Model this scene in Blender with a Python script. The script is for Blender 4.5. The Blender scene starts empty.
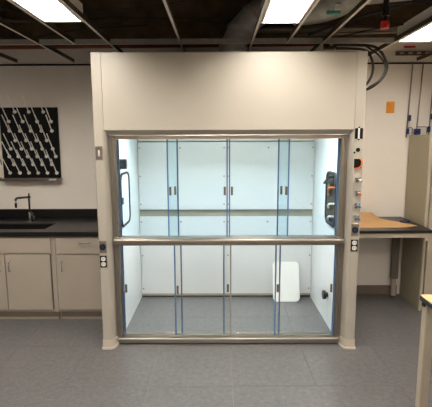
import bpy, bmesh, math, random
from mathutils import Vector, Matrix
random.seed(7)
scene = bpy.context.scene
COL = scene.collection

# ------------------------------------------------------------------ camera
PITCH, ROLL, YAW = math.radians(8.5), math.radians(.22), math.radians(.28)
fw = Vector((-math.sin(YAW)*math.cos(PITCH), math.cos(YAW)*math.cos(PITCH), -math.sin(PITCH)))
rt = Vector((math.cos(YAW), math.sin(YAW), 0)); up = rt.cross(fw)
r2 = math.cos(ROLL)*rt - math.sin(ROLL)*up
u2 = math.sin(ROLL)*rt + math.cos(ROLL)*up
cam_d = bpy.data.cameras.new('camera'); cam = bpy.data.objects.new('camera', cam_d); COL.objects.link(cam)
M4 = Matrix((r2, u2, -fw)).transposed().to_4x4(); M4.translation = Vector((0, 0, 1.76))
cam.matrix_world = M4
cam_d.sensor_width = 36; cam_d.lens = 425/432*36; cam_d.clip_start = .05
scene.camera = cam

# ------------------------------------------------------------------ world, exposure
W = bpy.data.worlds.new('world'); scene.world = W; W.use_nodes = True
W.node_tree.nodes['Background'].inputs[0].default_value = (.02, .02, .02, 1)
vs = scene.view_settings
vs.view_transform = 'Standard'; vs.look = 'None'; vs.gamma = 1; vs.use_curve_mapping = False
vs.exposure = 0.75
ROOM_LIGHT = 31.0      # radiance of the ceiling diffusers
HOOD_LIGHT = 34.0      # radiance of the hood's own lamp
ROOM_TINT = (1, .94, .86); HOOD_TINT = (.90, 1, 1.04)

# ------------------------------------------------------------------ materials
def lin(c):
    return tuple(((v/255)/12.92 if v/255 <= .04045 else (((v/255)+.055)/1.055)**2.4) for v in c)

def mat(name, rgb, rough=.5, metal=0., var=.06, scale=6., bump=0., bscale=200., stretch=(1, 1, 1), spec=.5):
    m = bpy.data.materials.new(name); m.use_nodes = True
    n, l = m.node_tree.nodes, m.node_tree.links
    b = n['Principled BSDF']
    b.inputs['Roughness'].default_value = rough; b.inputs['Metallic'].default_value = metal
    b.inputs['Specular IOR Level'].default_value = spec
    geo = n.new('ShaderNodeNewGeometry'); mp = n.new('ShaderNodeMapping'); mp.inputs['Scale'].default_value = stretch
    l.new(geo.outputs['Position'], mp.inputs['Vector'])
    t = n.new('ShaderNodeTexNoise'); t.inputs['Scale'].default_value = scale; t.inputs['Detail'].default_value = 4
    l.new(mp.outputs[0], t.inputs['Vector'])
    r = n.new('ShaderNodeValToRGB'); c = lin(rgb)
    r.color_ramp.elements[0].position = .3; r.color_ramp.elements[1].position = .7
    r.color_ramp.elements[0].color = tuple(min(1, v*(1-var)) for v in c)+(1,)
    r.color_ramp.elements[1].color = tuple(min(1, v*(1+var)) for v in c)+(1,)
    l.new(t.outputs['Fac'], r.inputs['Fac']); l.new(r.outputs['Color'], b.inputs['Base Color'])
    if bump:
        t2 = n.new('ShaderNodeTexNoise'); t2.inputs['Scale'].default_value = bscale; t2.inputs['Detail'].default_value = 2
        l.new(mp.outputs[0], t2.inputs['Vector'])
        bp = n.new('ShaderNodeBump'); bp.inputs['Strength'].default_value = bump; bp.inputs['Distance'].default_value = .002
        l.new(t2.outputs['Fac'], bp.inputs['Height']); l.new(bp.outputs[0], b.inputs['Normal'])
    return m

def emis(name, tint, strength):
    m = bpy.data.materials.new(name); m.use_nodes = True
    n, l = m.node_tree.nodes, m.node_tree.links
    n.remove(n['Principled BSDF']); e = n.new('ShaderNodeEmission')
    e.inputs['Color'].default_value = (*tint, 1); e.inputs['Strength'].default_value = strength
    l.new(e.outputs[0], n['Material Output'].inputs['Surface'])
    return m

def glass(name, tint, refl=.08):
    m = bpy.data.materials.new(name); m.use_nodes = True
    n, l = m.node_tree.nodes, m.node_tree.links
    n.remove(n['Principled BSDF'])
    tr = n.new('ShaderNodeBsdfTransparent'); tr.inputs['Color'].default_value = (*tint, 1)
    gl = n.new('ShaderNodeBsdfGlossy'); gl.inputs['Roughness'].default_value = .02
    fr = n.new('ShaderNodeFresnel'); fr.inputs['IOR'].default_value = 1.45
    mx = n.new('ShaderNodeMixShader')
    l.new(fr.outputs[0], mx.inputs[0]); l.new(tr.outputs[0], mx.inputs[1]); l.new(gl.outputs[0], mx.inputs[2])
    l.new(mx.outputs[0], n['Material Output'].inputs['Surface'])
    return m

def floor_mat():
    m = bpy.data.materials.new('mottled grey vinyl'); m.use_nodes = True
    n, l = m.node_tree.nodes, m.node_tree.links; b = n['Principled BSDF']
    geo = n.new('ShaderNodeNewGeometry')
    def noise(sc, det, ro=.6):
        t = n.new('ShaderNodeTexNoise'); t.inputs['Scale'].default_value = sc; t.inputs['Detail'].default_value = det
        t.inputs['Roughness'].default_value = ro
        l.new(geo.outputs['Position'], t.inputs['Vector']); return t
    def ramp(src, p0, c0, p1, c1):
        r = n.new('ShaderNodeValToRGB'); e = r.color_ramp.elements
        e[0].position, e[1].position = p0, p1; e[0].color, e[1].color = (*c0, 1), (*c1, 1)
        l.new(src, r.inputs['Fac']); return r
    def mix(kind, fac, a, c):
        x = n.new('ShaderNodeMix'); x.data_type = 'RGBA'; x.blend_type = kind
        if isinstance(fac, float): x.inputs[0].default_value = fac
        else: l.new(fac, x.inputs[0])
        l.new(a, x.inputs[6]); l.new(c, x.inputs[7]); return x.outputs[2]
    base = ramp(noise(26, 6, .75).outputs['Fac'], .3, lin((87, 87, 88)), .7, lin((119, 117, 118)))
    big = ramp(noise(1.6, 3).outputs['Fac'], .3, (.9, .9, .9), .7, (1.06, 1.05, 1.04))
    col = mix('MULTIPLY', 1., base.outputs['Color'], big.outputs['Color'])
    fl = ramp(noise(85, 4, .6).outputs['Fac'], .60, (0, 0, 0), .70, (1, 1, 1))
    flc = n.new('ShaderNodeRGB'); flc.outputs[0].default_value = (*lin((168, 162, 156)), 1)
    sc = n.new('ShaderNodeMath'); sc.operation = 'MULTIPLY'; sc.inputs[1].default_value = .55
    l.new(fl.outputs['Color'], sc.inputs[0])
    col = mix('MIX', sc.outputs[0], col, flc.outputs[0])
    l.new(col, b.inputs['Base Color'])
    b.inputs['Roughness'].default_value = .34; b.inputs['Specular IOR Level'].default_value = .85
    bp = n.new('ShaderNodeBump'); bp.inputs['Strength'].default_value = .15; bp.inputs['Distance'].default_value = .002
    l.new(noise(90, 3).outputs['Fac'], bp.inputs['Height']); l.new(bp.outputs[0], b.inputs['Normal'])
    return m

def wood_mat(name, a, c):
    m = bpy.data.materials.new(name); m.use_nodes = True
    n, l = m.node_tree.nodes, m.node_tree.links; b = n['Principled BSDF']
    geo = n.new('ShaderNodeNewGeometry'); mp = n.new('ShaderNodeMapping'); mp.inputs['Scale'].default_value = (18, 1.5, 18)
    l.new(geo.outputs['Position'], mp.inputs['Vector'])
    t = n.new('ShaderNodeTexNoise'); t.inputs['Scale'].default_value = 3; t.inputs['Detail'].default_value = 5
    l.new(mp.outputs[0], t.inputs['Vector'])
    r = n.new('ShaderNodeValToRGB'); e = r.color_ramp.elements
    e[0].position, e[1].position = .35, .65; e[0].color, e[1].color = (*lin(a), 1), (*lin(c), 1)
    l.new(t.outputs['Fac'], r.inputs['Fac']); l.new(r.outputs['Color'], b.inputs['Base Color'])
    b.inputs['Roughness'].default_value = .4
    return m

M = dict(
    wall=mat('warm white wall paint', (247, 238, 226), .8, var=.02, scale=3, bump=.1, bscale=300),
    deck=mat('dark deck and upper wall', (104, 88, 68), .8, var=.35, scale=5, spec=.1),
    joist=mat('dark primed steel', (84, 71, 56), .6, var=.25, scale=8, spec=.25),
    floor=floor_mat(),
    joint=mat('pale floor joint', (150, 146, 142), .8),
    hood=mat('pale beige enamel', (174, 167, 154), .42, var=.015, scale=4, bump=.03, bscale=400),
    foot=mat('pinkish beige foot cover', (192, 181, 166), .4, var=.02),
    steelb=mat('satin stainless track', (186, 168, 150), .42, .6, var=.1, scale=14, stretch=(.4, 8, 8)),
    liner=mat('white hood liner', (232, 233, 233), .5, var=.015, scale=3),
    slot=mat('beige slot backing', (178, 168, 150), .6, var=.05),
    steel=mat('brushed stainless', (160, 152, 142), .32, 1., var=.12, scale=14, stretch=(.4, 8, 8)),
    steelv=mat('brushed stainless upright', (150, 142, 132), .42, .9, var=.12, scale=14, stretch=(8, 8, .4)),
    chrome=mat('chrome', (200, 200, 200), .15, 1., var=.02),
    bluedge=mat('blue glass edge', (86, 120, 164), .3, var=.08, scale=20),
    greyedge=mat('grey glass edge', (150, 146, 140), .35, var=.05),
    tab=mat('bronze pull tab', (112, 98, 86), .4, .3, var=.08, scale=40),
    glass_u=glass('clear cyan tinted glass', (.90, .968, .99)),
    glass_l=glass('clear glass', (.99, .99, .975)),
    black=mat('black plastic', (22, 22, 24), .45, var=.1),
    rubber=mat('black rubber and gap shade', (34, 36, 40), .6, var=.1),  # also colours the strips that stand in for gap shade
    white=mat('white plastic', (228, 226, 220), .45, var=.02),
    orange=mat('orange plastic', (226, 112, 36), .5, var=.06),
    blue=mat('blue plastic', (52, 110, 190), .4, var=.06),
    navy=mat('dark blue plastic', (22, 38, 92), .45, var=.1),
    plate=mat('stainless cover plate', (150, 140, 126), .35, .9, var=.08, scale=30),
    cab=mat('warm taupe cabinet enamel', (168, 157, 143), .45, var=.02, scale=4),
    kick=mat('taupe kick board', (140, 126, 110), .6, var=.05),
    epoxy=mat('black epoxy resin', (18, 17, 17), .35, var=.15, scale=30),
    tall=mat('olive grey cabinet enamel', (162, 154, 130), .5, var=.03, scale=3),
    frame=mat('beige powder coated steel', (182, 170, 150), .5, var=.03),
    leg=mat('grey telescopic leg', (120, 110, 96), .45, var=.05),
    base=mat('taupe rubber baseboard', (128, 114, 100), .6, var=.06),
    board=mat('black phenolic board', (7, 7, 9), .6, var=.2, spec=.2),
    peg=mat('white pegs', (250, 246, 238), .45, var=.02),
    card=mat('brown cardboard', (200, 158, 108), .8, var=.06, scale=9, stretch=(1, 6, 1)),
    wood=wood_mat('light maple', (214, 178, 128), (228, 194, 146)),
    tee=mat('ceiling tee enamel', (236, 228, 216), .5, var=.04),
    lampw=mat('white lamp enamel', (236, 230, 220), .5, var=.01),
    lamp=emis('ceiling diffuser', ROOM_TINT, ROOM_LIGHT),
    hlamp=emis('hood lamp diffuser', HOOD_TINT, HOOD_LIGHT),
    galv=mat('galvanized duct', (186, 184, 178), .32, .3, var=.18, scale=9),
    spiral=mat('bright galvanized duct', (196, 196, 194), .28, .25, var=.12, scale=10, spec=.8),
    foil=mat('foil wrapped duct', (166, 164, 154), .4, .5, var=.2, scale=12),
    teal=mat('teal strip', (96, 168, 150), .4, var=.1),
    copper=mat('dull copper', (128, 70, 44), .45, .5, var=.2),
    red=mat('red cap', (196, 36, 30), .45, var=.08),
    cable=mat('dark cable', (46, 39, 33), .6, var=.15),
    pipe=mat('grey service pipe', (128, 118, 108), .4, .4, var=.08),
    yellow=mat('amber wall plate', (226, 146, 34), .5, var=.06),
    dark=mat('dark recess', (13, 12, 11), .7, var=.1, spec=.15),
)

# ------------------------------------------------------------------ mesh helpers
class MB:
    def __init__(s): s.bm = bmesh.new()
    def box(s, x0, x1, y0, y1, z0, z1, bev=0., seg=1):
        r = bmesh.ops.create_cube(s.bm, size=1)
        vsx = r['verts']
        for v in vsx:
            v.co = Vector(((x0+x1)/2+v.co.x*(x1-x0), (y0+y1)/2+v.co.y*(y1-y0), (z0+z1)/2+v.co.z*(z1-z0)))
        if bev:
            es = list({e for v in vsx for e in v.link_edges})
            bmesh.ops.bevel(s.bm, geom=es, offset=bev, segments=seg, affect='EDGES', profile=.5)
        return s
    def prism(s, poly, axis, a, b):
        def P(u, v, w):
            return {'x': (w, u, v), 'y': (u, w, v), 'z': (u, v, w)}[axis]
        A = [s.bm.verts.new(P(u, v, a)) for u, v in poly]; B = [s.bm.verts.new(P(u, v, b)) for u, v in poly]
        fs = [s.bm.faces.new(A), s.bm.faces.new(list(reversed(B)))]
        n = len(poly)
        for i in range(n): fs.append(s.bm.faces.new((A[i], B[i], B[(i+1) % n], A[(i+1) % n])))
        bmesh.ops.recalc_face_normals(s.bm, faces=fs)
        return s
    def tube(s, pts, r, seg=10, cap=True, closed=False):
        pts = [Vector(p) for p in pts]; n = len(pts); rings = []
        rr = r if isinstance(r, (list, tuple)) else [r]*n
        prev = None
        for i, p in enumerate(pts):
            if closed: t = pts[(i+1) % n]-pts[i-1]
            else: t = pts[min(i+1, n-1)]-pts[max(i-1, 0)]
            t.normalize()
            if prev is None:
                a = Vector((0, 0, 1)) if abs(t.z) < .9 else Vector((1, 0, 0))
                u = t.cross(a).normalized()
            else:
                u = (prev-t*prev.dot(t)).normalized()
            prev = u; w = t.cross(u)
            rings.append([s.bm.verts.new(p+(u*math.cos(2*math.pi*k/seg)+w*math.sin(2*math.pi*k/seg))*rr[i]) for k in range(seg)])
        fs = []
        for i in range(n if closed else n-1):
            A, B = rings[i], rings[(i+1) % n]
            for k in range(seg): fs.append(s.bm.faces.new((A[k], A[(k+1) % seg], B[(k+1) % seg], B[k])))
        if cap and not closed: fs += [s.bm.faces.new(rings[0]), s.bm.faces.new(rings[-1])]
        bmesh.ops.recalc_face_normals(s.bm, faces=fs)
        return s
    def cyl(s, p0, p1, r, seg=14, r1=None): return s.tube([p0, p1], [r, r if r1 is None else r1], seg)
    def ball(s, c, r, sx=1, sy=1, sz=1, u=12, v=8):
        q = bmesh.ops.create_uvsphere(s.bm, u_segments=u, v_segments=v, radius=r)
        for w in q['verts']: w.co = Vector((c[0]+w.co.x*sx, c[1]+w.co.y*sy, c[2]+w.co.z*sz))
        return s
    def mesh(s, name, base=(0, 0, 0)):
        bmesh.ops.translate(s.bm, verts=s.bm.verts, vec=-Vector(base))
        me = bpy.data.meshes.new(name); s.bm.to_mesh(me); s.bm.free()
        me.shade_smooth(); me.set_sharp_from_angle(angle=math.radians(35))
        return me
    def build(s, name, m, parent=None, base=None):
        """one mesh object; verts given in world coordinates"""
        root = parent
        while root is not None and root.parent is not None: root = root.parent
        b = root.location if root is not None else (base if base is not None else s.auto())
        me = s.mesh(name, b); me.materials.append(M[m])
        o = bpy.data.objects.new(name, me); COL.objects.link(o)
        if parent is not None: o.parent = parent
        else: o.location = b
        return o
    def auto(s):
        xs = [v.co for v in s.bm.verts]
        return Vector(((min(c.x for c in xs)+max(c.x for c in xs))/2, (min(c.y for c in xs)+max(c.y for c in xs))/2, min(c.z for c in xs)))

def rrect(cx, cy, w, h, r, seg=5):
    out = []
    for sx, sy, a0 in ((1, 1, 0), (-1, 1, 90), (-1, -1, 180), (1, -1, 270)):
        for k in range(seg+1):
            a = math.radians(a0+90*k/seg)
            out.append((cx+sx*(w/2-r)+r*math.cos(a), cy+sy*(h/2-r)+r*math.sin(a)))
    return out

def thing(name, loc, label, cat, group=None):
    o = bpy.data.objects.new(name, None); COL.objects.link(o); o.location = loc; o.empty_display_size = .1
    return tag(o, label, cat, group)
def tag(o, label, cat, group=None):
    o['label'] = label; o['category'] = cat
    if group: o['group'] = group
    return o
def struct(o, label=None):
    o['kind'] = 'structure'
    if label: o['label'] = label
    return o
def lab(o, t): o['label'] = t; return o
def share(src, name, parent, loc):
    c = bpy.data.objects.new(name, src.data); COL.objects.link(c); c.parent = parent; c.location = loc; return c

# ------------------------------------------------------------------ the room
XL, XR, YF, YB, ZT = -4.8, 3.4, -4.4, 4.70, 3.75
fl = struct(MB().box(XL, XR, YF, YB, -.08, -.003).build('floor', 'joint', base=(0, 0, 0)), 'grey mottled vinyl tile floor')
TS = .605
tile0 = None
ys = [2.845-TS*k for k in range(-3, 13)]; xs = [-1.11+TS*k for k in range(-6, 8)]
edges_x = [XL]+[x for x in xs if XL+.05 < x < XR-.05]+[XR]
edges_y = sorted([YF]+[y for y in ys if YF+.05 < y < YB-.05]+[YB])
tile_mesh = {}
for i in range(len(edges_x)-1):
    for j in range(len(edges_y)-1):
        w, d = edges_x[i+1]-edges_x[i], edges_y[j+1]-edges_y[j]
        key = (round(w, 3), round(d, 3))
        if key not in tile_mesh:
            g = .001
            me = MB().box(-w/2+g, w/2-g, -d/2+g, d/2-g, -.003, 0).mesh('tile'); me.materials.append(M['floor'])
            tile_mesh[key] = me
        o = bpy.data.objects.new('tile', tile_mesh[key]); COL.objects.link(o); o.parent = fl
        o.location = ((edges_x[i]+edges_x[i+1])/2, (edges_y[j]+edges_y[j+1])/2, 0)
struct(MB().box(XL-.1, XR+.1, YB, YB+.12, -.08, 2.77).build('wall_back', 'wall'), 'warm white painted wall behind the hood')
struct(MB().box(XL-.1, XR+.1, YB+.01, YB+.12, 2.77, ZT).build('wall_upper', 'deck'), 'dark wall above the ceiling grid')  # upper stretch of wall in the dark deck colour
struct(MB().box(XL-.1, XL, YF-.1, YB, -.08, ZT).build('wall_left', 'wall'))
struct(MB().box(XR, XR+.1, YF-.1, YB, -.08, ZT).build('wall_right', 'wall'))
struct(MB().box(XL, XR, YF-.1, YF, -.08, ZT).build('wall_front', 'wall'))
ceil = struct(MB().box(XL-.1, XR+.1, YF-.1, YB+.12, ZT, ZT+.12).build('ceiling', 'deck', base=(0, 0, ZT)), 'dark open ceiling deck above the grid')
for k, y in enumerate([4.45, 3.95, 3.45, 2.95, 2.45, 1.6, .7, -.3, -1.3, -2.3]):
    m = MB(); z0 = ZT-.30
    m.box(XL+.02, XR-.02, y-.05, y+.05, z0, z0+.02).box(XL+.02, XR-.02, y-.006, y+.006, z0+.02, ZT-.02).box(XL+.02, XR-.02, y-.05, y+.05, ZT-.02, ZT)
    m.build('joist', 'joist', ceil)
struct(MB().box(1.16, 2.05, YB-.012, YB, 0, .105, .003).build('baseboard_back', 'base'), 'taupe rubber baseboard under the bench')
struct(MB().box(XL, XR, YB-.02, YB, 2.551, 2.565).build('trim_1', 'dark'), 'dark ceiling wall angle along the back wall')

# ------------------------------------------------------------------ fume hood
HX0, HX1, HY, HZ = -.985, 1.158, 3.41, 2.432
IL, IR, IB = -.868, 1.042, 4.60
hood = thing('fume_hood', ((HX0+HX1)/2, 4.0, 0), 'large beige walk-in fume hood with brightly lit white interior and sliding glass sashes', 'fume hood')
def post(sgn, x0):
    X = lambda d: x0+sgn*d
    m = MB()
    m.prism([(X(0), HY+.006), (X(.006), HY), (X(.070), HY), (X(.083), HY+.010), (X(.098), HY+.045), (X(.100), HY+.07), (X(.100), 3.62), (X(0), 3.62)], 'z', 0.001, 1.84)
    m.prism([(X(0), HY+.006), (X(.006), HY), (X(.079), HY), (X(.079), 3.62), (X(0), 3.62)], 'z', 1.84, HZ)
    p = m.build('post', 'hood', hood)
    m = MB()
    m.prism([(X(-.004), HY+.002), (X(.002), HY-.005), (X(.072), HY-.006), (X(.087), HY+.006), (X(.103), HY+.043), (X(.106), HY+.07), (X(.106), HY+.088), (X(-.004), HY+.088)], 'z', 0, .078)
    m.prism([(X(-.009), HY-.008), (X(.0), HY-.022), (X(.08), HY-.022), (X(.1), HY-.006), (X(.114), HY+.036), (X(.118), HY+.07), (X(.118), HY+.088), (X(-.009), HY+.088)], 'z', 0, .012)
    m.build('foot_cover', 'foot', p)
    return p
postL = post(1, HX0); postR = post(-1, HX1)
# header panel with chamfered lower edge
PX0, PX1 = HX0+.082, HX1-.082
MB().prism([(HY, 1.84), (HY, HZ-.004), (HY+.004, HZ), (HY+.09, HZ), (HY+.09, 1.802), (HY+.05, 1.802)], 'x', PX0, PX1).build('front_panel', 'hood', hood)
for x0, x1 in ((HX0, HX0+.02), (HX1-.02, HX1)):
    MB().box(x0, x1, 3.622, 4.69, .001, HZ).build('side_panel', 'hood', hood)
MB().box(HX0+.021, HX1-.021, 3.505, 4.69, HZ-.02, HZ).build('top_panel', 'hood', hood)
# interior
wl = MB().box(IL-.02, IL, 3.62, 4.66, .001, 2.36).build('liner_wall', 'liner', hood)
wr = MB().box(IR, IR+.02, 3.62, 4.66, .001, 2.36).build('liner_wall', 'liner', hood)
MB().box(IL-.02, IR+.02, 3.52, 4.66, 2.362, 2.38).build('liner_ceiling', 'liner', hood)
MB().box(IL-.02, IR+.02, 4.665, 4.68, .001, 2.36).build('back_liner', 'slot', hood)
mid = (IL+IR)/2
for z0, z1 in ((.045, .93), (1.006, 1.738), (1.752, 2.3)):
    for x0, x1 in ((IL+.004, mid-.0015), (mid+.0015, IR-.004)):
        bf = MB().box(x0, x1, IB, IB+.008, z0, z1, .002).build('baffle', 'liner', hood)
        if z0 < 1.7:
            n = 3
            for sx in (x0+.02, x1-.02):
                for k in range(n):
                    z = z0+.06+(z1-z0-.12)*k/(n-1)
                    MB().cyl((sx, IB+.001, z), (sx, IB-.005, z), .008, 8).build('screw', 'plate', bf)
            MB().cyl(((x0+x1)/2-.02, IB+.001, z1-.06), ((x0+x1)/2-.02, IB-.005, z1-.06), .009, 8).build('screw', 'plate', bf)
# bright steel lip along the floor at the back
MB().box(IL+.003, IR-.003, IB+.004, IB+.03, .02, .044).build('floor_lip', 'slot', hood)
MB().box(IL+.003, IR-.003, IB+.012, IB+.03, .001, .019).build('lip_shadow_strip', 'rubber', hood)  # black strip standing in for the shadow gap below the lip
MB().box(IL+.003, IR-.003, IB+.03, IB+.05, .93, 1.006).build('slot_bar', 'slot', hood)
# hood lamp, with unseen shield flaps added to dim upper baffle and walls
lampb = MB().box(-.46, .63, 3.66, 3.98, 2.34, 2.361, .004).box(-.48, .65, 3.98, 3.99, 2.06, 2.361).box(-.48, -.47, 3.66, 3.979, 2.12, 2.361).box(.64, .65, 3.66, 3.979, 2.12, 2.361).build('lamp_housing_added_shields', 'lampw', hood)
MB().box(-.45, .62, 3.67, 3.97, 2.332, 2.3395).build('lamp_diffuser', 'hlamp', lampb)
# stainless frame
for sgn, x0 in ((1, -.884), (-1, 1.057)):
    X = lambda d: x0+sgn*d
    m = MB().box(min(X(0), X(.048)), max(X(0), X(.048)), 3.50, 3.595, .05, 1.80, .003)
    m.box(min(X(.002), X(.018)), max(X(.002), X(.018)), 3.485, 3.50, .05, 1.80, .002)
    j = m.build('jamb', 'steelv', hood)
    for z in (.35, .75, 1.15, 1.5):
        MB().cyl((X(.01), 3.486, z), (X(.01), 3.481, z), .006, 8).build('screw', 'plate', j)
MB().box(-.835, 1.008, 3.503, 3.60, 1.768, 1.80, .002).build('top_track', 'steelb', hood)
m = MB()
m.prism(rrect(3.475, .916, .05, .056, .014, 4), 'x', -.872, 1.045)
m.box(-.835, 1.008, 3.5, 3.595, .93, .945, .002).box(-.835, 1.008, 3.5, 3.595, .885, .9, .002)
rail = m.build('sash_rail', 'steel', hood)
for x in (-.84, 1.0):
    MB().box(x-.022, x+.022, 3.462, 3.50, .944, .957, .003).build('stop', 'plate', rail)
m = MB()
m.prism([(3.475, .014), (3.475, .05), (3.481, .057), (3.487, .0585), (3.61, .0585), (3.61, .014)], 'x', -.868, 1.041)
sill = m.build('sill', 'steel', hood)
MB().box(-.86, 1.033, 3.495, 3.60, .001, .0138).build('sill_gap_shade', 'rubber', sill)  # set-back black strip, painted shade of the gap under the sill
# glass sashes
def sash(x0, x1, z0, z1, y, gm, edges, tabs, tz):
    g = MB().box(x0, x1, y-.003, y+.003, z0, z1).build('sash_panel', gm, hood)
    for x, em in edges:
        MB().box(x-.006, x+.006, y-.0045, y+.0045, z0, z1, .001).build('edge_trim', em, g)
    for x in tabs:
        MB().box(x-.009, x+.009, y-.016, y-.003, tz-.036, tz+.036, .002).build('pull_tab', 'tab', g)
B_, G_ = 'bluedge', 'greyedge'
zu0, zu1 = .946, 1.767
sash(-.836, -.334, zu0, zu1, 3.575, 'glass_u', [(-.832, B_), (-.340, B_)], [-.362], 1.338)
sash(-.425, .084, zu0, zu1, 3.540, 'glass_u', [(-.419, B_), (.077, B_)], [-.399, .056], 1.338)
sash(.090, .595, zu0, zu1, 3.540, 'glass_u', [(.096, B_), (.589, B_)], [.116, .571], 1.338)
sash(.502, 1.009, zu0, zu1, 3.575, 'glass_u', [(.508, B_), (1.005, B_)], [.534], 1.338)
zl0, zl1 = .0595, .884
sash(-.834, -.316, zl0, zl1, 3.575, 'glass_l', [(-.828, B_), (-.322, B_)], [-.806], .478)
sash(-.380, .113, zl0, zl1, 3.540, 'glass_l', [(-.374, B_), (.107, G_)], [-.352], .478)
sash(.043, .542, zl0, zl1, 3.575, 'glass_l', [(.049, B_), (.536, B_)], [.084], .478)
sash(.489, 1.006, zl0, zl1, 3.540, 'glass_l', [(.495, B_), (1.0, B_)], [.514, .976], .49)
# access hatches in the liner walls
def ring(m, x, cy, cz, w, h, r, tr):
    pts = [(x, a, b) for a, b in rrect(cy, cz, w, h, r, 6)]
    m.tube(pts, tr, 6, closed=True)
hy, hz, hw, hh = 3.915, 1.222, .35, .475
m = MB(); ring(m, IL+.004, hy, hz, hw, hh, .075, .012)
lab(m.build('gasket', 'rubber', wl), 'black rounded gasket ring of the access hatch')
m = MB(); m.prism(rrect(hy, hz, hw-.01, hh-.01, .07), 'x', IL+.0005, IL+.004); m.build('hatch', 'liner', wl)
m = MB(); m.box(IL+.001, IL+.02, 3.76, 3.80, 1.19, 1.25, .003); m.build('latch', 'tab', wl)
m = MB(); m.prism(rrect(3.765, 1.552, .05, .088, .024), 'x', IL+.0005, IL+.06); lab(m.build('knob', 'black', wl), 'black rounded pull knob')
# open service hatch on the right wall
m = MB(); ring(m, IR-.004, hy-.045, hz, hw-.02, hh, .075, .014)
lab(m.build('gasket', 'rubber', wr), 'black rounded gasket ring of the service opening')
m = MB(); m.prism(rrect(hy-.045, hz, hw-.02, hh-.01, .075), 'x', IR-.0005, IR-.005); sv = m.build('service_plate', 'black', wr)
def hose(y, z, colr, drop=.07):
    p = [(IR-.006, y-.03, z+.004), (IR-.03, y-.02, z+.004), (IR-.045, y+.01, z), (IR-.042, y+.06, z-drop*.5), (IR-.025, y+.11, z-drop), (IR-.006, y+.12, z-drop)]
    MB().tube(p, .009, 8).build('hose', colr, sv)
    MB().cyl((IR-.0055, y+.12, z-drop), (IR-.018, y+.12, z-drop), .017, 10).build('fitting', 'plate', sv)
hose(3.77, 1.335, 'orange', .06); hose(3.765, 1.19, 'white', .05); hose(3.765, 1.075, 'white', .045)
MB().tube([(IR-.006, 3.80, 1.43), (IR-.04, 3.80, 1.435), (IR-.05, 3.86, 1.40), (IR-.05, 3.95, 1.36)], .012, 8).build('hose', 'black', sv)
MB().box(IR-.03, IR-.005, 3.86, 3.91, 1.25, 1.36, .004).build('valve_body', 'plate', sv)
m = MB().cyl((IR, 3.89, .295), (IR-.022, 3.89, .295), .022, 12); m.cyl((IR-.02, 3.89, .295), (IR-.045, 3.89, .295), .042, 16)
lab(m.build('knob', 'black', wr), 'black round knob low on the wall')
# fittings on the posts
def cover_plate(p, x, z, w, h, dark=False):
    return MB().box(x-w/2, x+w/2, HY-.005, HY-.0002, z-h/2, z+h/2, .0015).build('cover_plate', 'plate', p)
c = cover_plate(postL, -.948, 1.66, .056, .108)
MB().box(-.955, -.941, HY-.007, HY-.005, 1.635, 1.685).build('rocker', 'white', c)
MB().box(-.952, -.944, HY-.018, HY-.007, 1.655, 1.672, .001).build('toggle', 'white', c)
def socket_pair(p, x, z1, z2):
    c = cover_plate(p, x, z1, .06, .102)
    MB().cyl((x, HY-.005, z1), (x, HY-.012, z1), .026, 18).build('socket', 'black', c)
    MB().cyl((x, HY-.012, z1), (x, HY-.0135, z1), .013, 14).build('socket_face', 'navy', c)
    c = cover_plate(p, x, z2, .06, .105)
    MB().box(x-.027, x+.027, HY-.0065, HY-.0048, z2-.047, z2+.047).build('plate_inset', 'dark', c)
    for dz in (-.022, .022):
        s = MB(); s.prism(rrect(x, z2+dz, .036, .034, .012), 'y', HY-.0064, HY-.010); so = s.build('outlet', 'white', c)
        MB().box(x-.008, x-.005, HY-.0106, HY-.0099, z2+dz-.004, z2+dz+.008).box(x+.005, x+.008, HY-.0106, HY-.0099, z2+dz-.004, z2+dz+.008).build('slot', 'dark', so)
socket_pair(postL, -.950, .892, .768)
socket_pair(postR, 1.117, 1.030, .900)
q = MB().box(1.084, 1.146, HY-.003, HY-.0002, 1.765, 1.848).build('vent_opening', 'dark', postR)
MB().box(1.107, 1.121, HY-.006, HY-.003, 1.765, 1.848, .001).build('vent_bar', 'white', q)
for z in (1.853, 1.760): MB().cyl((1.115, HY, z), (1.115, HY-.004, z), .007, 10).build('screw', 'dark', postR)
MB().cyl((1.114, HY, 1.678), (1.114, HY-.003, 1.678), .017, 16).build('bore_hole', 'dark', postR)
MB().cyl((1.086, HY, 1.657), (1.086, HY-.003, 1.657), .008, 10).build('bore_hole', 'dark', postR)
q = MB().box(1.087, 1.143, HY-.003, HY-.0002, 1.533, 1.607).build('cable_opening', 'dark', postR)
MB().tube([(1.135, HY-.002, 1.605), (1.143, HY-.02, 1.592), (1.145, HY-.022, 1.572), (1.136, HY-.022, 1.550), (1.115, HY-.022, 1.534), (1.092, HY-.002, 1.530)], .005, 8).build('loose_cable', 'orange', q)
for z, cm in ((1.441, 'white'), (1.335, 'orange'), (1.233, 'blue'), (1.134, 'blue')):
    x = 1.118
    v = MB().cyl((x, HY, z), (x, HY-.008, z), .018, 14).cyl((x, HY-.008, z), (x, HY-.04, z), .009, 10).build('valve', 'chrome', postR)
    MB().tube([(x-.028, HY-.04, z+.016), (x, HY-.044, z), (x+.026, HY-.04, z-.014)], [.008, .011, .008], 8).tube([(x-.02, HY-.04, z-.016), (x, HY-.042, z), (x+.018, HY-.04, z+.018)], [.006, .008, .006], 8).build('valve_lever', 'chrome', v)
    MB().ball((x+.009, HY-.048, z-.003), .0115, 1.1, .7, 1).build('index_cap', cm, v)

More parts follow.
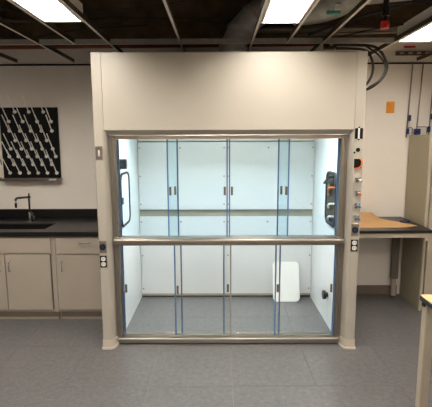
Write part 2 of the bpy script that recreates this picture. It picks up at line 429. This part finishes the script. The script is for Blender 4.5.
# hatch cover leaning inside
m = MB()
pl = rrect(0, .217, .292, .434, .045, 6)
a = math.atan2(.125, .41)
bmv = [((x, -.006, z), (x, .006, z)) for x, z in pl]
A = [m.bm.verts.new((.748+p[0][0], 4.456+p[0][1]*math.cos(a)+p[0][2]*math.sin(a), .003+p[0][2]*math.cos(a)-p[0][1]*math.sin(a))) for p in bmv]
Bv = [m.bm.verts.new((.748+p[1][0], 4.456+p[1][1]*math.cos(a)+p[1][2]*math.sin(a), .003+p[1][2]*math.cos(a)-p[1][1]*math.sin(a))) for p in bmv]
m.bm.faces.new(A); m.bm.faces.new(list(reversed(Bv)))
for i in range(len(A)): m.bm.faces.new((A[i], Bv[i], Bv[(i+1) % len(A)], A[(i+1) % len(A)]))
bmesh.ops.recalc_face_normals(m.bm, faces=m.bm.faces)
M['cover'] = mat('bright white laminate', (250, 250, 246), .4, var=.01)
tag(m.build('hatch_cover', 'cover'), 'loose white panel with rounded corners leaning against the back inside the hood', 'panel')

# ------------------------------------------------------------------ left casework
def handle_v(parent, x, z, y=3.943):
    m = MB().tube([(x, y, z+.05), (x, y-.026, z+.047), (x, y-.03, z+.035), (x, y-.03, z-.035), (x, y-.026, z-.047), (x, y, z-.05)], .005, 8)
    return m.build('handle', 'chrome', parent)
def handle_h(parent, x, z, y=3.943):
    m = MB().tube([(x-.052, y, z), (x-.05, y-.026, z-.004), (x-.04, y-.03, z-.006), (x+.04, y-.03, z-.006), (x+.05, y-.026, z-.004), (x+.052, y, z)], .005, 8)
    return m.build('handle', 'chrome', parent)
def cab_body(t, x0, x1):
    m = MB().box(x0, x0+.018, 3.962, 4.67, .10, .858).box(x1-.018, x1, 3.962, 4.67, .10, .858).box(x0+.018, x1-.018, 3.962, 4.67, .10, .118).box(x0+.018, x1-.018, 4.655, 4.67, .118, .858).box(x0+.018, x1-.018, 3.962, 3.98, .118, .858).build('body', 'cab', t)
    MB().box(x0, x1, 4.02, 4.60, 0, .10).build('toe_kick', 'kick', t)
    MB().box(x0, x1, 4.008, 4.02, 0, .025, .002).build('kick_strip', 'cab', t)
    return m
t = thing('base_cabinet', (-2.05, 4.3, 0), 'taupe sink base cabinet with two doors under the black sink', 'cabinet', 'base cabinets along the left wall')
cab_body(t, -2.52, -1.587)
MB().box(-2.515, -1.60, 3.943, 3.961, .695, .848, .002).build('apron_panel', 'cab', t)
for x0, x1, hx in ((-2.505, -2.052, -2.095), (-2.042, -1.614, -2.0)):
    d = MB().box(x0, x1, 3.943, 3.961, .128, .682, .002).build('door', 'cab', t)
    handle_v(d, hx, .568)
for z in (.6, .2): MB().cyl((-1.604, 3.950, z-.025), (-1.604, 3.950, z+.025), .005, 8).build('hinge', 'chrome', t)
MB().box(-1.612, -1.607, 3.955, 3.963, .128, .682).build('door_gap', 'dark', t)
def drawer_cab(x0, x1, label):
    t = thing('base_cabinet', ((x0+x1)/2, 4.3, 0), label, 'cabinet', 'base cabinets along the left wall')
    cab_body(t, x0, x1)
    d = MB().box(x0+.018, x1-.018, 3.943, 3.961, .688, .848, .002).build('drawer', 'cab', t); handle_h(d, (x0+x1)/2+.01, .80)
    d = MB().box(x0+.018, x1-.018, 3.943, 3.961, .128, .674, .002).build('door', 'cab', t); handle_v(d, x0+.065, .568)
drawer_cab(-1.562, -1.0, 'taupe base cabinet with a drawer over one door, right beside the hood')
drawer_cab(-3.12, -2.545, 'taupe base cabinet with a drawer, left of the sink base')
for k, (x0, x1) in enumerate(((-1.586, -1.563), (-2.544, -2.521))):
    tag(MB().box(x0, x1, 3.955, 4.6, 0.10, .858).box(x0, x1, 4.04, 4.5, 0, .10).build('filler_strip', 'cab'), ['narrow taupe filler strip between sink cabinet and drawer cabinet', 'narrow taupe filler strip at left of the sink cabinet'][k], 'filler strip')
CX0, CX1 = -3.15, -.99
SX0, SX1, SY0, SY1 = -2.42, -1.695, 4.062, 4.345
ct = thing('countertop', (-2.05, 4.3, .86), 'black epoxy countertop with backsplash above the taupe base cabinets', 'countertop')
m = MB().box(CX0, SX0, 3.925, 4.698, .862, .905).box(SX1, CX1, 3.925, 4.698, .862, .905).box(SX0, SX1, 3.925, SY0, .862, .905).box(SX0, SX1, SY1, 4.698, .862, .905)
m.build('worktop', 'epoxy', ct)
MB().box(CX0, CX1, 4.675, 4.698, .9052, 1.003, .003).build('backsplash', 'epoxy', ct)
MB().box(CX1-.02, CX1, 3.95, 4.674, .9052, 1.003, .003).build('side_splash', 'epoxy', ct)
t = thing('sink', ((SX0+SX1)/2, (SY0+SY1)/2, .66), 'black epoxy sink basin sunk into the countertop', 'sink')
m = MB(); th = .012
m.box(SX0+.001, SX1-.001, SY0+.001, SY1-.001, .66, .672).box(SX0+.001, SX0+th, SY0+.001, SY1-.001, .672, .899).box(SX1-th, SX1-.001, SY0+.001, SY1-.001, .672, .899)
m.box(SX0+th, SX1-th, SY0+.001, SY0+th, .672, .899).box(SX0+th, SX1-th, SY1-th, SY1-.001, .672, .899)
m.build('basin', 'epoxy', t)
MB().cyl((-2.05, 4.2, .672), (-2.05, 4.2, .677), .04, 16).build('drain', 'chrome', t)
fx, fy, fz = -2.012, 4.47, .905
t = thing('faucet', (fx, fy, fz), 'chrome and dark gooseneck lab faucet behind the sink', 'faucet')
MB().cyl((fx, fy, fz), (fx, fy, fz+.012), .03, 16).cyl((fx, fy, fz+.012), (fx, fy, fz+.10), .02, 14, .016).build('base', 'chrome', t)
MB().cyl((fx, fy, fz+.10), (fx, fy, fz+.25), .0095, 12).ball((fx, fy, fz+.262), .018).cyl((fx, fy, fz+.265), (fx+.004, fy, fz+.305), .009, 10, .006).build('riser', 'black', t)
MB().tube([(fx, fy, fz+.262), (fx-.004, fy-.08, fz+.27), (fx-.01, fy-.20, fz+.28), (fx-.012, fy-.245, fz+.282), (fx-.013, fy-.265, fz+.275), (fx-.013, fy-.272, fz+.262)], .011, 10).build('spout', 'black', t)
MB().cyl((fx-.013, fy-.272, fz+.262), (fx-.013, fy-.272, fz+.236), .006, 10).build('neck', 'chrome', t)
MB().cyl((fx-.013, fy-.272, fz+.236), (fx-.013, fy-.272, fz+.19), .012, 12, .010).build('nozzle', 'black', t)
MB().tube([(fx+.012, fy-.012, fz+.10), (fx+.04, fy-.03, fz+.075), (fx+.078, fy-.05, fz+.045)], [.010, .014, .012], 10).build('lever', 'chrome', t)

# ------------------------------------------------------------------ drying rack
t = thing('drying_rack', (-2.05, 4.69, 1.34), 'black wall-mounted drying board with rows of slanted white pegs', 'drying rack')
bx0, bx1, bz0, bz1 = -2.362, -1.735, 1.352, 2.115
MB().box(bx0, bx1, 4.672, 4.698, bz0, bz1, .003).build('board', 'board', t)
m = MB(); m.prism([(4.698, 1.352), (4.60, 1.345), (4.594, 1.36), (4.590, 1.36), (4.594, 1.325), (4.698, 1.325)], 'x', bx0-.01, bx1+.012)
tr = m.build('drip_tray', 'steel', t)
MB().box(-1.83, -1.755, 4.5895, 4.592, 1.334, 1.352).build('tag_plate', 'white', tr)
rows = [(112.2, [15, 29, 43.5]), (121.9, [8.9, 22.9, 37.4, 51.2]), (131.2, [9.6, 20.2, 31, 41.6, 52.1]), (140.8, [15.7, 26.3, 36.7, 47]),
        (149.1, [11, 21.8, 32, 42.5, 52.9]), (156.8, [9.6, 18.6, 28, 37.4, 46.6, 56]), (164.7, [14.2, 23.8, 33.3, 42.5, 52]), (173.2, [10.4, 20.2, 29.3, 38.5, 47.7, 57])]
def pix_on_wall(px, py, y):      # photo pixel to the point of the plane at depth y
    d = fw+r2*(px-216)/425-u2*(py-203.5)/425
    return Vector((0, 0, 1.76))+d*(y/d.y)
pm = MB().cyl((0, 0, 0), (0, -.010, .006), .019, 10).ball((0, -.012, .007), .015, u=8, v=6).tube([(0, -.01, .006), (0, -.145, .165)], [.0065, .0055], 6)
pme = pm.mesh('peg'); pme.materials.append(M['peg'])
for py, xsx in rows:
    for px in xsx:
        o = bpy.data.objects.new('peg', pme); COL.objects.link(o); o.parent = t
        w = pix_on_wall(px, py, 4.672); o.location = w-t.location
hp = [(-2.40+.035*math.cos(a_)-.0, 4.66, 1.46+.11*math.sin(a_)) for a_ in [math.radians(20+14*k) for k in range(18)]]
MB().tube([(-2.36, 4.62, 1.335)]+[(-2.375, 4.63, 1.36)]+[(p[0], 4.655, p[2]) for p in reversed(hp)], .006, 6).build('drain_hose', 'pipe', t)

# ------------------------------------------------------------------ right bench
BX0, BX1, BY0, BY1 = 1.175, 2.045, 3.945, 4.685
t = thing('workbench', ((BX0+BX1)/2, 4.3, 0), 'black topped workbench on grey steel legs, between hood and tall cabinet', 'workbench')
MB().box(BX0, BX1, BY0, BY1, .878, .905, .003).build('worktop', 'epoxy', t)
m = MB().box(BX0+.01, BX1-.01, BY0+.012, BY0+.05, .832, .877, .003).box(BX0+.01, BX1-.01, BY1-.05, BY1-.012, .832, .877, .003)
m.box(BX0+.01, BX0+.05, BY0+.05, BY1-.05, .832, .877).box(BX1-.05, BX1-.01, BY0+.05, BY1-.05, .832, .877)
m.build('frame', 'frame', t)
for x, y in ((BX0+.04, BY0+.07), (BX0+.04, BY1-.07), (BX1-.07, BY1-.07)):
    lg = MB().box(x-.034, x+.034, y-.034, y+.034, .215, .832, .004).build('leg', 'leg', t)
    MB().box(x-.022, x+.022, y-.022, y+.022, .012, .215, .002).build('leg_insert', 'frame', lg)
    MB().cyl((x, y, 0), (x, y, .012), .025, 12).build('foot', 'black', lg)
MB().box(BX1-.08, BX1-.012, BY0+.014, BY0+.05, .8, .832, .002).build('bracket', 'frame', t)
# cardboard: a bent sheet with thickness
ZB = .9065
outline = [(1.20, 4.06, 0), (1.50, 4.055, .0), (1.83, 4.075, 0), (1.985, 4.16, .0), (1.90, 4.33, .0), (1.80, 4.42, .004), (1.735, 4.50, .014), (1.715, 4.58, .032), (1.70, 4.645, .052), (1.55, 4.655, .05), (1.20, 4.655, .048)]
m = MB(); cx, cy = 1.5, 4.33
def fan(zoff):
    vsx = [m.bm.verts.new((x, y, ZB+z+zoff)) for x, y, z in outline]; return vsx
lo, hi = fan(0), fan(.004)
cl, ch = m.bm.verts.new((cx, cy, ZB+.006)), m.bm.verts.new((cx, cy, ZB+.010))
n = len(lo)
for i in range(n):
    j = (i+1) % n
    m.bm.faces.new((ch, hi[i], hi[j])); m.bm.faces.new((cl, lo[j], lo[i])); m.bm.faces.new((lo[i], lo[j], hi[j], hi[i]))
bmesh.ops.recalc_face_normals(m.bm, faces=m.bm.faces)
tag(m.build('cardboard_sheet', 'card'), 'brown cardboard sheet with curled back lying on the black workbench', 'cardboard')
t = thing('hand_tool', (1.92, 4.3, .912), 'small dark blue curved hand tool lying on the cardboard sheet', 'tool')
MB().tube([(1.873, 4.315, .924), (1.895, 4.285, .924), (1.925, 4.275, .924), (1.95, 4.285, .924)], [.008, .011, .011, .009], 8).build('grip', 'navy', t)
MB().tube([(1.95, 4.285, .924), (1.965, 4.30, .924), (1.972, 4.315, .923)], [.009, .007, .004], 8).build('tip', 'black', t)
# tall cabinet
TX0, TX1, TY0, TY1, TZ = 2.07, 2.98, 4.19, 4.66, 1.803
t = thing('tall_cabinet', ((TX0+TX1)/2, 4.43, 0), 'tall olive grey metal cabinet standing at the end of the workbench', 'cabinet')
MB().box(TX0, TX0+.02, TY0+.02, TY1, .002, TZ, .002).box(TX1-.02, TX1, TY0+.02, TY1, .002, TZ, .002).box(TX0+.02, TX1-.02, TY1-.02, TY1, .002, TZ).box(TX0+.02, TX1-.02, TY0+.02, TY1-.02, TZ-.02, TZ).box(TX0+.02, TX1-.02, TY0+.02, TY1-.02, .06, .08).box(TX0+.02, TX1-.02, TY0+.05, TY0+.07, .002, .06).build('body', 'tall', t)
MB().box(TX0, TX0+.028, TY0, TY0+.0195, .002, TZ, .003).build('front_flange', 'frame', t)
MB().box(TX1-.028, TX1, TY0, TY0+.0195, .002, TZ, .003).build('front_flange', 'frame', t)
cxm = (TX0+TX1)/2
for x0, x1, hx in ((TX0+.04, cxm-.002, cxm-.05), (cxm+.002, TX1-.04, cxm+.05)):
    d = MB().box(x0, x1, TY0-.002, TY0+.0195, .07, TZ-.012, .003).build('door', 'frame', t)
    MB().tube([(hx, TY0-.002, 1.05), (hx, TY0-.03, 1.045), (hx, TY0-.03, .93), (hx, TY0-.002, .925)], .006, 8).build('handle', 'chrome', d)
    sx = x0-.006 if x0 < cxm-.1 else x1+.006
    for z in (1.64, .9, .18): MB().cyl((sx, TY0-.003, z-.035), (sx, TY0-.003, z+.035), .006, 8).build('hinge', 'plate', d)
# near table at the right edge
t = thing('lab_table', (1.75, 1.6, 0), 'maple topped table with black edging and beige steel legs at the right edge', 'table')
NX0, NX1, NY0, NY1 = 1.128, 2.35, .85, 2.285
MB().box(NX0+.003, NX1-.003, NY0+.003, NY1-.003, .8945, .9005).build('table_top', 'wood', t)
MB().box(NX0, NX1, NY0, NY1, .868, .8943, .003).build('edge_band', 'black', t)
m = MB().box(NX0+.03, NX1-.03, NY1-.055, NY1-.02, .80, .867).box(NX0+.03, NX1-.03, NY0+.02, NY0+.055, .80, .867).box(NX0+.03, NX0+.06, NY0+.055, NY1-.055, .80, .867).box(NX1-.06, NX1-.03, NY0+.055, NY1-.055, .80, .867)
m.build('frame', 'frame', t)
for x in (NX0+.012, NX1-.062):
    for y in (NY1-.06, NY0+.01):
        lg = MB().box(x, x+.05, y, y+.05, .02, .867, .004).build('leg', 'frame', t)
        MB().cyl((x+.025, y+.025, 0), (x+.025, y+.025, .02), .022, 12).build('foot', 'black', lg)
MB().box(NX0+.004, NX0+.014, NY1-.05, NY1-.02, .845, .862, .002).build('clip', 'black', t)

# ------------------------------------------------------------------ right wall services
t = thing('wall_plate', (1.86, 4.695, 2.04), 'small amber plate on the wall right of the hood', 'wall plate')
MB().box(1.818, 1.906, 4.690, 4.6995, 2.04, 2.162, .003).build('plate', 'yellow', t)
MB().box(1.834, 1.892, 4.686, 4.690, 2.058, 2.145, .001).build('inset', 'yellow', t)
def spipe(x, valves, branch, label, dx=0.):
    t = thing('service_pipe', (x, 4.68, 1.8), label, 'pipe', 'service pipes above the tall cabinet')
    MB().cyl((x+dx, 4.68, 2.545), (x, 4.68, 1.78), .0075, 8).build('pipe', 'pipe', t)
    for vx, vz, a_ in valves:
        MB().box(vx-.014, vx+.014, 4.64, 4.67, vz-.032, vz+.032, .007, 2).cyl((vx, 4.67, vz), (x, 4.68, vz), .008, 8).build('valve_handle', 'navy', t)
    if branch:
        x1, z = branch
        MB().tube([(x, 4.676, z), (x1-.01, 4.676, z), (x1, 4.676, z-.012), (x1, 4.676, z-.07)], .005, 6).build('branch', 'pipe', t)
spipe(2.045, [(2.058, 1.985, 0), (2.046, 1.845, 0)], (2.105, 1.885), 'leftmost of three grey service pipes with blue valve handles above the tall cabinet', .022)
spipe(2.15, [(2.128, 1.84, 0), (2.168, 1.84, 0)], (2.262, 1.893), 'middle of three grey service pipes with paired blue valve handles', .028)
spipe(2.285, [(2.30, 2.0, 0), (2.272, 1.865, 0)], None, 'rightmost of three grey service pipes, close to the picture edge', .02)
t = thing('wall_channel', (2.1, 4.68, 2.64), 'dark perforated metal channel on the wall above the ceiling line', 'channel')
MB().box(1.885, 2.75, 4.672, 4.699, 2.638, 2.678).build('channel', 'joist', t)
for k in range(9): MB().box(1.92+.09*k, 1.965+.09*k, 4.668, 4.672, 2.648, 2.668).build('slot_plate', 'galv', t)
tag(MB().box(1.97, 2.09, 4.685, 4.6995, 2.715, 2.735, .003).build('pipe_marker', 'red'), 'small red marker on the wall above the metal channel', 'marker')

# ------------------------------------------------------------------ ceiling grid
ZC = 2.57
grid = thing('ceiling_grid', (0, 2.0, ZC), 'empty suspended ceiling grid of pale metal tees without tiles', 'ceiling grid')
def tee_y(x, y0, y1):
    o = MB().box(x-.009, x+.009, y0, y1, ZC, ZC+.002).build('tee', 'tee', grid)
    MB().box(x-.0012, x+.0012, y0, y1, ZC+.002, ZC+.034).box(x-.004, x+.004, y0, y1, ZC+.034, ZC+.042).build('web', 'joist', o)
def tee_x(y, x0, x1):
    o = MB().box(x0, x1, y-.009, y+.009, ZC-.0022, ZC-.0002).build('tee', 'tee', grid)
    MB().box(x0, x1, y-.0012, y+.0012, ZC, ZC+.034).box(x0, x1, y-.005, y+.005, ZC+.034, ZC+.042).build('web', 'galv', o)
XT = [-1.52-.603*k for k in range(5, 0, -1)]+[-1.52, -.917, -.313, .29, .895, 1.5, 2.103, 2.706, 3.3]
for x in XT: tee_y(x, YF+.01, YB-.03)
YM = 3.775
for y in (YM, 1.335, -1.105): tee_x(y, XL+.02, XR-.02)
LIGHTS = [(-1.218, 1.925, 3.10), (.593, 1.925, 3.16), (1.80, 2.585, 3.765)]
for x in (-1.218, .593): tee_y(x, 1.335, YM)
tee_y(1.80, 1.335, YM)

def ceiling_light(xc, y0, y1, label, group):
    t = thing('ceiling_light', (xc, (y0+y1)/2, ZC), label, 'light', group)
    w = .137; zt = ZC+.10
    m = MB()
    m.box(xc-w, xc-w+.014, y0, y1, ZC+.003, ZC+.008).box(xc+w-.014, xc+w, y0, y1, ZC+.003, ZC+.008)
    m.box(xc-w+.014, xc+w-.014, y0, y0+.014, ZC+.003, ZC+.008).box(xc-w+.014, xc+w-.014, y1-.014, y1, ZC+.003, ZC+.008)
    m.build('frame', 'lampw', t)
    m = MB()
    m.prism([(xc-w, ZC+.008), (xc-w+.012, ZC+.008), (xc-.075, zt), (xc-.08, zt+.01), (xc-w, zt+.01)], 'y', y0, y1)
    m.prism([(xc+w, ZC+.008), (xc+w-.012, ZC+.008), (xc+.075, zt), (xc+.08, zt+.01), (xc+w, zt+.01)], 'y', y0, y1)
    m.box(xc-w, xc+w, y0-.002, y0+.004, ZC+.008, zt+.01).box(xc-w, xc+w, y1-.004, y1+.002, ZC+.008, zt+.01)
    m.box(xc-w, xc+w, y0, y1, zt+.01, zt+.02)
    m.build('reflector', 'lampw', t)
    # bowl lens with rounded ends
    m = MB(); prof = [(-.085, zt+.004), (-.078, zt-.014), (-.05, zt-.026), (0, zt-.03), (.05, zt-.026), (.078, zt-.014), (.085, zt+.004)]
    ringsy = [(y0+.03, .35), (y0+.045, .8), (y0+.08, 1), (y1-.08, 1), (y1-.045, .8), (y1-.03, .35)]
    R_ = [[m.bm.verts.new((xc+px*(.6+.4*s), y, zt+.004+(pz-zt-.004)*s)) for px, pz in prof] for y, s in ringsy]
    for i in range(len(R_)-1):
        for k in range(len(prof)-1): m.bm.faces.new((R_[i][k], R_[i][k+1], R_[i+1][k+1], R_[i+1][k]))
    m.bm.faces.new(R_[0]); m.bm.faces.new(R_[-1])
    for i in range(len(R_)-1): m.bm.faces.new((R_[i][0], R_[i+1][0], R_[i+1][-1], R_[i][-1]))
    bmesh.ops.recalc_face_normals(m.bm, faces=m.bm.faces)
    m.build('diffuser', 'lamp', t)
G1 = 'ceiling lights in the open grid'
ceiling_light(-1.068, 1.93, 3.10, 'long recessed ceiling light at upper left', G1)
ceiling_light(.442, 1.93, 3.16, 'long recessed ceiling light above the middle of the hood', G1)
ceiling_light(1.65, 2.585, 3.755, 'long recessed ceiling light at upper right by the service pipes', G1)
BEH = 'long recessed ceiling light in the row behind the viewer'
for x, y in ((-1.068, -.5), (.442, -.5), (1.65, .1), (-2.578, 1.93), (-1.068, -2.8), (.442, -2.8), (2.25, -2.4)):
    ceiling_light(x, y, y+1.18, BEH, G1)

# ------------------------------------------------------------------ plenum: ducts, pipes, cables
def smooth(pts, n=6):
    P = [Vector(p) for p in pts]; out = []
    for i in range(len(P)-1):
        p0, p1, p2, p3 = P[max(i-1, 0)], P[i], P[i+1], P[min(i+2, len(P)-1)]
        for k in range(n):
            u = k/n
            out.append(.5*((2*p1)+(p2-p0)*u+(2*p0-5*p1+4*p2-p3)*u*u+(3*p1-p0-3*p2+p3)*u**3))
    out.append(P[-1]); return out
t = thing('exhaust_duct', (.15, 3.93, HZ), 'round galvanized exhaust duct elbow rising from the top of the hood', 'duct')
segs = [[(.13, 3.93, HZ+.002), (.13, 3.93, 2.57)], [(.13, 3.93, 2.57), (.195, 3.93, 2.71)], [(.195, 3.93, 2.71), (.31, 3.93, 2.83)], [(.31, 3.93, 2.83), (.55, 3.93, 2.97)], [(.55, 3.93, 2.97), (2.6, 3.93, 3.15)]]
for a_, b_ in segs: MB().cyl(a_, b_, .11, 20).build('segment', 'spiral', t)
for (a_, b_) in segs[:4]:
    d = (Vector(b_)-Vector(a_)).normalized()
    MB().cyl(Vector(b_)-d*.014, Vector(b_)+d*.014, .118, 20).build('collar', 'galv', t)
t = thing('supply_duct', (.95, 3.0, 2.75), 'foil wrapped supply duct with a teal strip running over the grid', 'duct')
MB().tube(smooth([(.60, 3.45, 2.76), (.82, 3.28, 2.755), (.95, 3.12, 2.84), (.99, 3.05, 3.1), (1.0, 3.05, 3.4)]), .13, 16).build('body', 'foil', t)
MB().box(.76, .86, 3.13, 3.15, 2.625, 2.652, .004).build('teal_strip', 'teal', t)  # small teal strip low on the duct
MB().box(.815, .855, 3.105, 3.12, 2.648, 2.683, .002).build('tag_plate', 'white', t)
t = thing('flexible_duct', (1.7, 3.35, 2.9), 'pale flexible duct near the sprinkler at upper right', 'duct')
MB().tube(smooth([(1.36, 3.46, 2.90), (1.55, 3.42, 2.88), (1.85, 3.36, 2.90), (2.3, 3.3, 3.0)]), [.065+.006*(k % 2) for k in range(19)], 14).build('body', 'foil', t)
t = thing('sprinkler', (1.2, 3.2, 2.6), 'red sprinkler cap hanging from a dark drop pipe', 'sprinkler')
MB().cyl((1.198, 3.2, 2.545), (1.198, 3.2, 2.592), .03, 14).build('cap', 'red', t)
MB().cyl((1.198, 3.2, 2.592), (1.198, 3.2, 2.63), .014, 10).cyl((1.198, 3.2, 2.63), (1.198, 3.2, 2.69), .028, 12).cyl((1.198, 3.2, 2.69), (1.198, 3.2, ZT-.3), .02, 10).build('drop_pipe', 'black', t)
def run(name, pts, r, m, label, cat): return tag(MB().tube(smooth(pts), r, 8).build(name, m), label, cat)
run('pipe', [(XL+.02, 4.40, 2.68), (-2, 4.40, 2.68), (-.2, 4.40, 2.69), (1.0, 4.42, 2.70)], .02, 'copper', 'dull copper pipe running along the wall above the counter', 'pipe')
run('pipe', [(XL+.02, 3.6, 3.02), (-1, 3.6, 3.02), (1.9, 3.6, 3.04), (XR-.02, 3.6, 3.04)], .03, 'joist', 'dark steel pipe crossing the open ceiling', 'pipe')
run('pipe', [(XL+.02, 4.2, 2.88), (-1, 4.2, 2.88), (.5, 4.22, 2.88)], .022, 'joist', 'thinner dark pipe above the left counter', 'pipe')
run('cable', [(-2.2, 3.4, 2.82), (-1.4, 3.5, 2.75), (-.6, 3.45, 2.77), (-.1, 3.35, 2.83), (.2, 3.3, 3.0)], .006, 'cable', 'thin slack cable sagging over the grid left of centre', 'cable')
run('cable', [(-2.6, 3.9, 2.70), (-1.8, 3.95, 2.66), (-1.2, 3.9, 2.72), (-.6, 3.85, 2.74)], .008, 'cable', 'dark cable bundle lying over the grid at left', 'cable')
run('cable', [(.75, 3.7, 2.62), (1.1, 3.6, 2.72), (1.45, 3.4, 2.78), (1.95, 3.2, 2.9)], .011, 'black', 'thick black cable rising past the red sprinkler cap', 'cable')
run('cable', [(.95, 4.0, 2.64), (1.4, 3.7, 2.68), (1.9, 3.5, 2.70), (2.5, 3.4, 2.72)], .008, 'cable', 'thin cable slanting over the grid at right', 'cable')
t = thing('cable_coil', (1.35, 4.1, 2.2), 'loop of dark cables hanging beside the upper right corner of the hood', 'cable')
MB().tube(smooth([(1.1, 4.1, 2.625), (1.4, 4.1, 2.615), (1.5, 4.1, 2.57), (1.565, 4.1, 2.47), (1.57, 4.1, 2.4), (1.53, 4.1, 2.32), (1.45, 4.1, 2.25), (1.36, 4.1, 2.22), (1.175, 4.1, 2.25)]), .013, 8).build('outer_loop', 'cable', t)
MB().tube(smooth([(1.1, 4.13, 2.6), (1.36, 4.13, 2.585), (1.43, 4.13, 2.52), (1.455, 4.13, 2.43), (1.44, 4.13, 2.34), (1.38, 4.13, 2.25), (1.28, 4.13, 2.19), (1.175, 4.13, 2.15)]), .012, 8).build('inner_loop', 'cable', t)
MB().tube(smooth([(1.36, 4.07, 2.605), (1.47, 4.07, 2.535), (1.54, 4.07, 2.45), (1.545, 4.07, 2.38), (1.5, 4.07, 2.3), (1.4, 4.07, 2.235)]), .009, 8).build('outer_loop', 'cable', t)
tag(MB().box(-2.75, -2.12, 4.3, 4.66, 2.72, 2.98, .004).build('duct_box', 'joist'), 'dark boxy duct above the wall at far left', 'duct')
run('pipe', [(.2, 4.5, 2.86), (1.2, 4.5, 2.86), (XR-.02, 4.5, 2.87)], .035, 'pipe', 'grey pipe along the wall above the right bench', 'pipe')
run('pipe', [(.75, 4.2, 2.74), (1.3, 4.2, 2.75), (2.2, 4.2, 2.77), (XR-.02, 4.2, 2.78)], .014, 'pipe', 'slim grey conduit crossing over the cable loop', 'pipe')
run('cable', [(1.25, 3.3, 2.74), (1.6, 3.2, 2.74), (1.95, 3.1, 2.77), (2.6, 3.0, 2.85)], .010, 'black', 'black cable lying over the grid by the right light', 'cable')
t = thing('conduit_box', (1.07, 4.25, 2.62), 'small dark junction box with a pale knockout above the upper right corner of the hood', 'junction box')
MB().box(1.02, 1.13, 4.2, 4.3, 2.62, 2.70, .006).build('body', 'joist', t)
MB().cyl((1.075, 4.199, 2.655), (1.075, 4.192, 2.655), .022, 12).build('knockout', 'galv', t)
